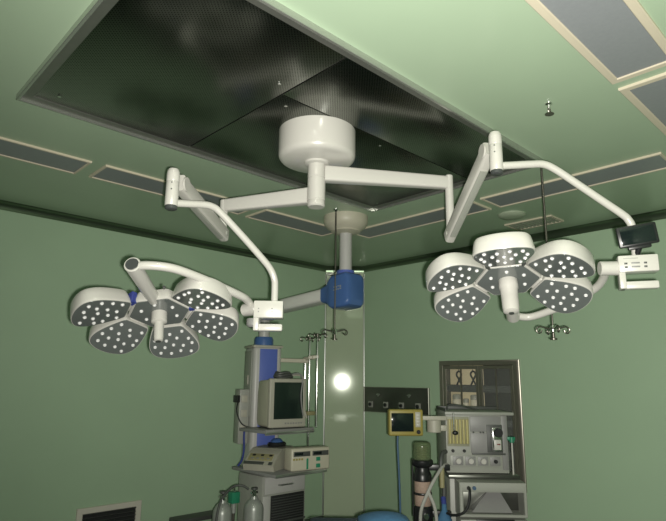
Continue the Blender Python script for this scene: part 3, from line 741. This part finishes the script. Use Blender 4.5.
# ------------------------------------------------------------------ medical gas panel on the right wall
py0, py1, pz0, pz1 = 3.46, 4.34, 1.175, 1.437; c = (XW, (py0+py1)/2, (pz0+pz1)/2)
t = thing('gas_outlet_panel', 'long dull steel gas outlet panel with a row of four square outlets', 'wall panel', c)
b = B(); b.box(XW-.022, XW, py0, py1, pz0, pz1, .004); obj('plate', b, DSTEEL, t, c)
b = B()
rframe(b, FX, py0-.002, py1+.002, pz0-.002, pz1+.002, .01, .01, .008, .008, XW-.001, XW-.026)
obj('edge_trim', b, mat('dull_edge_steel', (.3, .3, .26), .4, .8), t, c)
for y in (4.235, 4.02, 3.805, 3.59):
    b = B(); b.box(XW-.034, XW-.02, y-.032, y+.032, 1.222, 1.286, .004); o = obj('outlet', b, LGREY, t, c)
    b = B(); b.cyl((XW-.033, y, 1.254), (XW-.046, y, 1.254), .019, n=18); obj('socket', b, BLACK, o, c)
for y in (4.12, 3.70):
    b = B(); b.cyl((XW-.02, y, 1.36), (XW-.035, y, 1.36), .012, n=14); b.box(XW-.042, XW-.034, y-.028, y+.02, 1.354, 1.366, .002); b.box(XW-.042, XW-.034, y-.012, y+.004, 1.34, 1.372, .002); obj('latch', b, ALU, t, c)

# ------------------------------------------------------------------ anaesthesia machine
AM = V((3.631, 2.252, 0)); ARZ = -PI/4
t = thing('anaesthesia_machine', 'grey anaesthesia machine with yellow flow tubes standing before the steel cabinet', 'anaesthesia machine', AM, ARZ)
def ab(name, m, par, *a, **k):
    b = B()
    for q in a: b.box(*q[:6], q[6] if len(q) > 6 else .004)
    return obj(name, b, m, par or t)
body = ab('upper_body', LGREY, None, (-.25, .19, 0, .40, .875, 1.272, .008))
ab('top_tray', LGREY, None, (-.255, .235, -.02, .41, 1.27, 1.292, .005))
b = B(); b.box(-.25, -.245, -.01, .38, 1.292, 1.315, .001); b.box(-.25, .22, .38, .386, 1.292, 1.315, .001); b.tube([(-.2, .2, 1.292), (-.19, .18, 1.33), (-.1, .15, 1.325), (-.02, .2, 1.31), (.02, .22, 1.295)], .007, 8); obj('tray_rail', b, DGREY, t)
fp = ab('flow_panel', mat('pale_flow_panel', (.27, .27, .19), .45), None, (-.24, -.085, -.006, .01, 1.055, 1.255, .003))
for i in range(6):
    x = -.222+i*.0245
    b = B(); b.cyl((x, -.012, 1.072), (x, -.012, 1.24), .0085, n=12); obj('flow_tube', b, TUBEY, fp)
b = B()
for i in range(7): b.box(-.2345+i*.0245-.0025, -.2345+i*.0245+.0025, -.010, -.004, 1.07, 1.242, .001)
obj('divider', b, OLIVE, fp)
b = B(); b.cyl((-.197, -.03, 1.16), (-.197, -.03, 1.285), .006, n=10); o = obj('lever', b, CHROME, t)
b = B(); b.ball((-.187, -.03, 1.148), (.022, .015, .016)); obj('lever_knob', b, BLACK, o)
ab('grey_fascia', MGREY, None, (-.075, .14, -.005, .01, 1.155, 1.262, .003), (-.075, .14, -.005, .01, 1.01, 1.148, .003))
ab('fascia_ledge', DGREY, None, (-.07, .165, -.012, .005, 1.0, 1.012, .002))
b = B()
for x in (-.055, -.005, .015): b.cyl((x, -.004, 1.152), (x, -.016, 1.152), .006, n=10)
obj('small_button', b, DGREY, t)
vr = ab('vaporiser_recess', DGREY, None, (.04, .15, -.008, .01, 1.015, 1.205, .003))
vp = ab('vaporiser', CHROME, None, (.062, .128, -.07, -.004, 1.03, 1.19, .008))
b = B(); b.cyl((.1, -.066, 1.157), (.1, -.098, 1.157), .031, n=24); obj('dial', b, BLACK, vp)
ab('filler_block', WHITE2, vp, (.07, .12, -.08, -.066, 1.04, 1.11, .004))
ab('red_band', RED, vp, (.088, .112, -.084, -.079, 1.075, 1.083, .001))
kp = ab('knob_panel', LGREY, None, (-.225, .135, -.008, .01, .92, .995, .003))
for i, x in enumerate((-.17, -.083, .005, .09)):
    ab('knob_plate', MGREY, kp, (x-.036, x+.036, -.011, -.006, .928, .988, .002))
    b = B(); b.cyl((x, -.01, .957), (x, -.034, .957), .019 if i < 3 else .013, n=20); obj('knob', b, WHITE2 if i < 3 else BLACK, kp)
for x in (-.205, -.125):
    b = B(); b.cyl((x, -.005, 1.025), (x, -.02, 1.025), .011, n=16); obj('gas_button', b, BLACK, t)
ab('right_post', MGREY, None, (.145, .185, -.006, .38, .9, 1.268, .004))
# work ledge and lower cabinet
ab('work_ledge', DSTEEL, None, (-.25, .245, -.06, .40, .845, .872, .005))
low = ab('lower_cabinet', LGREY, None, (-.24, .25, -.03, .40, .16, .85, .01))
b = B(); rframe(b, FY, -.205, .24, .628, .845, .025, .02, .02, .06, -.03, -.20, .005); dw = obj('hood', b, LGREY, t)
ab('hood_recess', DSTEEL, dw, (-.18, .222, -.06, -.031, .645, .79, .001))
b = B(); b.loft([[(-.10, -.066, .67), (.14, -.066, .67), (.15, -.16, .652), (-.12, -.16, .652)], [(.02, -.062, .784), (.085, -.062, .784), (.085, -.075, .784), (.02, -.075, .784)]]); obj('folded_cover', b, MGREY, dw, smooth=False)
for i, x in enumerate((-.145, -.108)):
    b = B(); b.cyl((x, -.2, .812), (x, -.214, .812), .0125, n=16); obj('port', b, BLACK if i == 0 else BLUEC, dw)
ab('drawer', LGREY, None, (-.205, .24, -.20, -.03, .40, .615, .008))
ab('drawer_slot', BLACK, None, (-.10, .15, -.206, -.19, .598, .618, .003))
ab('lower_drawer', LGREY, None, (-.205, .24, -.20, -.03, .2, .39, .008))
for x in (-.19, .21):
    for y in (-.12, .34):
        b = B(); b.cyl((x-.015, y, .055), (x+.015, y, .055), .055, n=20); b.box(x-.02, x+.02, y-.02, y+.02, .06, .2, .004); obj('castor', b, BLACK, t)
# side pole with green cap
b = B(); b.cyl((.212, -.01, .87), (.212, -.01, 1.095), .006, n=12); o = obj('side_rod', b, WHITE2, t)
b = B(); b.cyl((.212, -.01, 1.085), (.212, -.01, 1.125), .018, n=16); b.box(.18, .235, -.02, .0, 1.10, 1.125, .003); obj('green_cap', b, GREEN, o)
# monitor arm
b = B(); b.cyl((-.335, -.02, 1.15), (-.335, -.02, 1.235), .05, n=24); b.box(-.47, -.245, -.035, -.005, 1.232, 1.262, .004); b.box(-.29, -.245, -.04, .0, 1.16, 1.20, .004); obj('monitor_arm', b, BEIGE, t)
# absorber
ax, ay = -.43, -.06
b = B(); b.lathe([(.062, .56), (.066, .58), (.066, .66), (.056, .67), (.05, .69), (.0, .69)], M.Translation((ax, ay, 0)), 28); ab_ = obj('absorber', b, BLACK, t)
for z in (.60, .90):
    b = B(); b.box(ax+.04, -.24, ay-.02, ay+.02, z, z+.04, .004); obj('absorber_arm', b, BLACK, t)
for z in (.672, .756):
    b = B(); b.lathe([(.055, z), (.058, z+.004), (.058, z+.07), (.055, z+.074), (0, z+.074)], M.Translation((ax, ay, 0)), 28); obj('canister', b, PINK, ab_)
b = B(); b.lathe([(.06, .742), (.062, .745), (.062, .755), (.06, .758), (0, .758)], M.Translation((ax, ay, 0)), 28); obj('clamp_ring', b, BLACK, ab_)
b = B(); b.lathe([(.058, .83), (.063, .836), (.063, .87), (.058, .88), (.05, .90), (.05, .92), (.068, .93), (.075, .94), (.075, .965), (.066, .972), (0, .973)], M.Translation((ax, ay, 0)), 28); obj('valve_head', b, BLACK, ab_)
b = B(); b.cyl((ax-.068, ay, .60), (ax-.068, ay, .95), .006, n=10); obj('side_strut', b, BLACK, ab_)
b = B(); b.lathe([(.062, .972), (.063, 1.06), (.06, 1.078), (.05, 1.088), (0, 1.09)], M.Translation((ax, ay, 0)), 28); obj('bellows_dome', b, CLEARG, ab_)
b = B(); b.lathe([(.03, .974)]+[(.042 if i % 2 else .03, .975+i*.010) for i in range(9)]+[(0, 1.065)], M.Translation((ax, ay, 0)), 24); obj('bellows', b, OLIVE, ab_)
b = B(); b.cyl((ax+.01, ay-.06, .615), (ax+.01, ay-.085, .615), .02, n=16); obj('valve', b, CHROME, ab_)

# small yellow monitor on the arm
def Mloc(x, y, z):
    p = M.Rotation(ARZ, 4, 'Z') @ V((x, y, z)); return V((AM.x+p.x, AM.y+p.y, z))
t = thing('vital_signs_monitor', 'small yellow-framed monitor with a dark screen on an arm left of the anaesthesia machine', 'monitor', Mloc(-.545, -.06, 1.218), ARZ+.12)
b = B(); b.box(-.122, .122, -.04, .03, -.09, .09, .012, seg=3); obj('bezel', b, YELLOW, t)
b = B(); b.box(-.105, .052, -.0435, -.038, -.06, .065, .002); obj('screen', b, SCREEN, t)
b = B(); b.box(.065, .102, -.0435, -.038, -.03, .072, .002); kp = obj('key_strip', b, BEIGE, t)
b = B()
for i in range(4): b.box(.074, .093, -.046, -.043, -.02+i*.022, -.008+i*.022, .001)
obj('key', b, WHITE2, kp)
b = B(); b.cyl((.085, -.038, -.062), (.085, -.052, -.062), .014, n=18); obj('knob', b, BLACK, t)
b = B(); b.tube([(-.055, -.01, -.085), (-.058, -.015, -.16), (-.05, -.02, -.4), (-.045, -.02, -.7), (-.04, -.015, -1.0), (-.03, .0, -1.195)], .007, 8); obj('cable', b, BLUEC, t)
b = B(); b.box(-.04, .10, .028, .05, -.04, .045, .004); obj('rear_plate', b, DGREY, t)

# corrugated hoses and breathing bag
t = thing('breathing_hose', 'pale grey breathing hose looped in front of the absorber canisters', 'hose', AM, ARZ)
arch(t, [(-.245, -.03, .93), (-.29, -.08, .93), (-.36, -.16, .86), (-.41, -.18, .78), (-.455, -.18, .68), (-.465, -.17, .60), (-.46, -.16, .52), (-.42, -.15, .46)], .0115, HOSE, 'hose')
arch(t, [(-.41, -.18, .78), (-.375, -.185, .70), (-.36, -.18, .62), (-.365, -.17, .54), (-.42, -.15, .46)], .0115, HOSE, 'hose')
t = thing('corrugated_tube', 'dark corrugated tube between absorber and machine side', 'hose', AM, ARZ)
arch(t, [(-.256, -.02, 1.02), (-.285, -.05, 1.01), (-.30, -.075, .96), (-.302, -.08, .88), (-.285, -.08, .80), (-.29, -.08, .70)], .016, DGREY, 'hose')
b = B(); b.cyl((-.30, -.085, .79), (-.30, -.085, .92), .018, n=14); obj('yellow_sleeve', b, OLIVE, t)
t = thing('breathing_bag', 'blue rubber breathing bag hanging beside the lower left of the machine', 'breathing bag', Mloc(-.30, -.14, .50), ARZ)
b = B(); b.lathe([(.016, .20), (.018, .16), (.03, .14), (.05, .10), (.062, .03), (.056, -.06), (.03, -.13), (0, -.15)], None, 24); obj('bag', b, DRAPE, t)
b = B(); b.cyl((0, 0, .19), (0, .03, .235), .018, n=16); obj('neck', b, BLUEP, t)
t = thing('black_lead', 'black lead plugged into the port of the machine hood', 'cable', AM, ARZ)
arch(t, [(-.145, -.213, .812), (-.145, -.24, .80), (-.155, -.25, .73), (-.19, -.25, .67), (-.25, -.22, .645), (-.29, -.18, .65)], .009, BLACK, 'lead')

# ------------------------------------------------------------------ operating table with blue drape, mostly below the frame
tz = math.radians(46); tc = V((1.52, 1.395, 0))
t = thing('operating_table', 'operating table with a dark navy mattress at the bottom centre edge', 'operating table', tc, tz)
b = B(); b.box(-.30, .30, -.2, .2, 0, .1, .02); obj('base', b, STEEL, t)
b = B(); b.box(-.12, .12, -.1, .1, .1, .70, .01); obj('column', b, STEEL, t)
b = B(); b.box(-.95, .95, -.25, .25, .70, .75, .01); obj('tabletop', b, DSTEEL, t)
b = B(); b.box(-.94, .94, -.245, .245, .751, .835, .028, seg=4); obj('mattress', b, NAVY, t)
t = thing('surgical_drape', 'bright blue cloth heaped on the right side of the operating table', 'drape', tc+V((0, 0, .835)), tz)
b = B()
N = 24; loops = []
for i in range(N+1):
    u = -.2+.98*i/N+.10
    row = []
    for j in range(13):
        v = -.245+.25*j/12
        e = max(0, 1-((u-.73)/.15)**2)*max(0, 1-((v+.115)/.13)**2) if abs(u-.73) < .15 else 0
        row.append(V((u, v, .004+(.058)*math.sqrt(max(0, e))+.006*math.sin(9*u+4*v)*math.sin(11*v)+.006)))
    row += [V((u, .005-.25*j/12, .001)) for j in range(13)]
    loops.append(row)
b.loft(loops); obj('cloth', b, DRAPE, t)

# ------------------------------------------------------------------ camera and light
cam = bpy.data.cameras.new('camera'); cam.sensor_width = 36; cam.lens = 36*556.861/666; cam.clip_start = .02
co = bpy.data.objects.new('camera', cam); COL.objects.link(co)
psi, pit, roll = 0.807742440, 0.212584268, 0.0109495078
f = V((math.cos(psi)*math.cos(pit), math.sin(psi)*math.cos(pit), math.sin(pit)))
r = V((math.sin(psi), -math.cos(psi), 0)); u = r.cross(f)
r2 = math.cos(roll)*r+math.sin(roll)*u; u2 = -math.sin(roll)*r+math.cos(roll)*u
co.matrix_world = M(((r2.x, u2.x, -f.x, 0), (r2.y, u2.y, -f.y, 0), (r2.z, u2.z, -f.z, 1.5), (0, 0, 0, 1)))
SC.camera = co
# the photographer's flash, a hand's breadth from the lens
fl = bpy.data.lights.new('flash', 'SPOT'); fl.energy = 485; fl.spot_size = math.radians(136); fl.spot_blend = 1.; fl.shadow_soft_size = .012; fl.color = (1., .97, .89)
fo = bpy.data.objects.new('flash', fl); COL.objects.link(fo)
fo.matrix_world = co.matrix_world.copy(); ax_ = (f+.24*r2+.11*u2).normalized()
fo.matrix_world = (-ax_).to_track_quat('Z', 'Y').to_matrix().to_4x4()
fo.location = V((0, 0, 1.5))+r2*.03-u2*.02-f*.0
w = bpy.data.worlds.new('world'); SC.world = w; w.use_nodes = True
w.node_tree.nodes['Background'].inputs[0].default_value = (.5, .55, .5, 1); w.node_tree.nodes['Background'].inputs[1].default_value = .15
SC.view_settings.view_transform = 'Standard'; SC.view_settings.look = 'None'; SC.view_settings.gamma = 1; SC.view_settings.exposure = 0
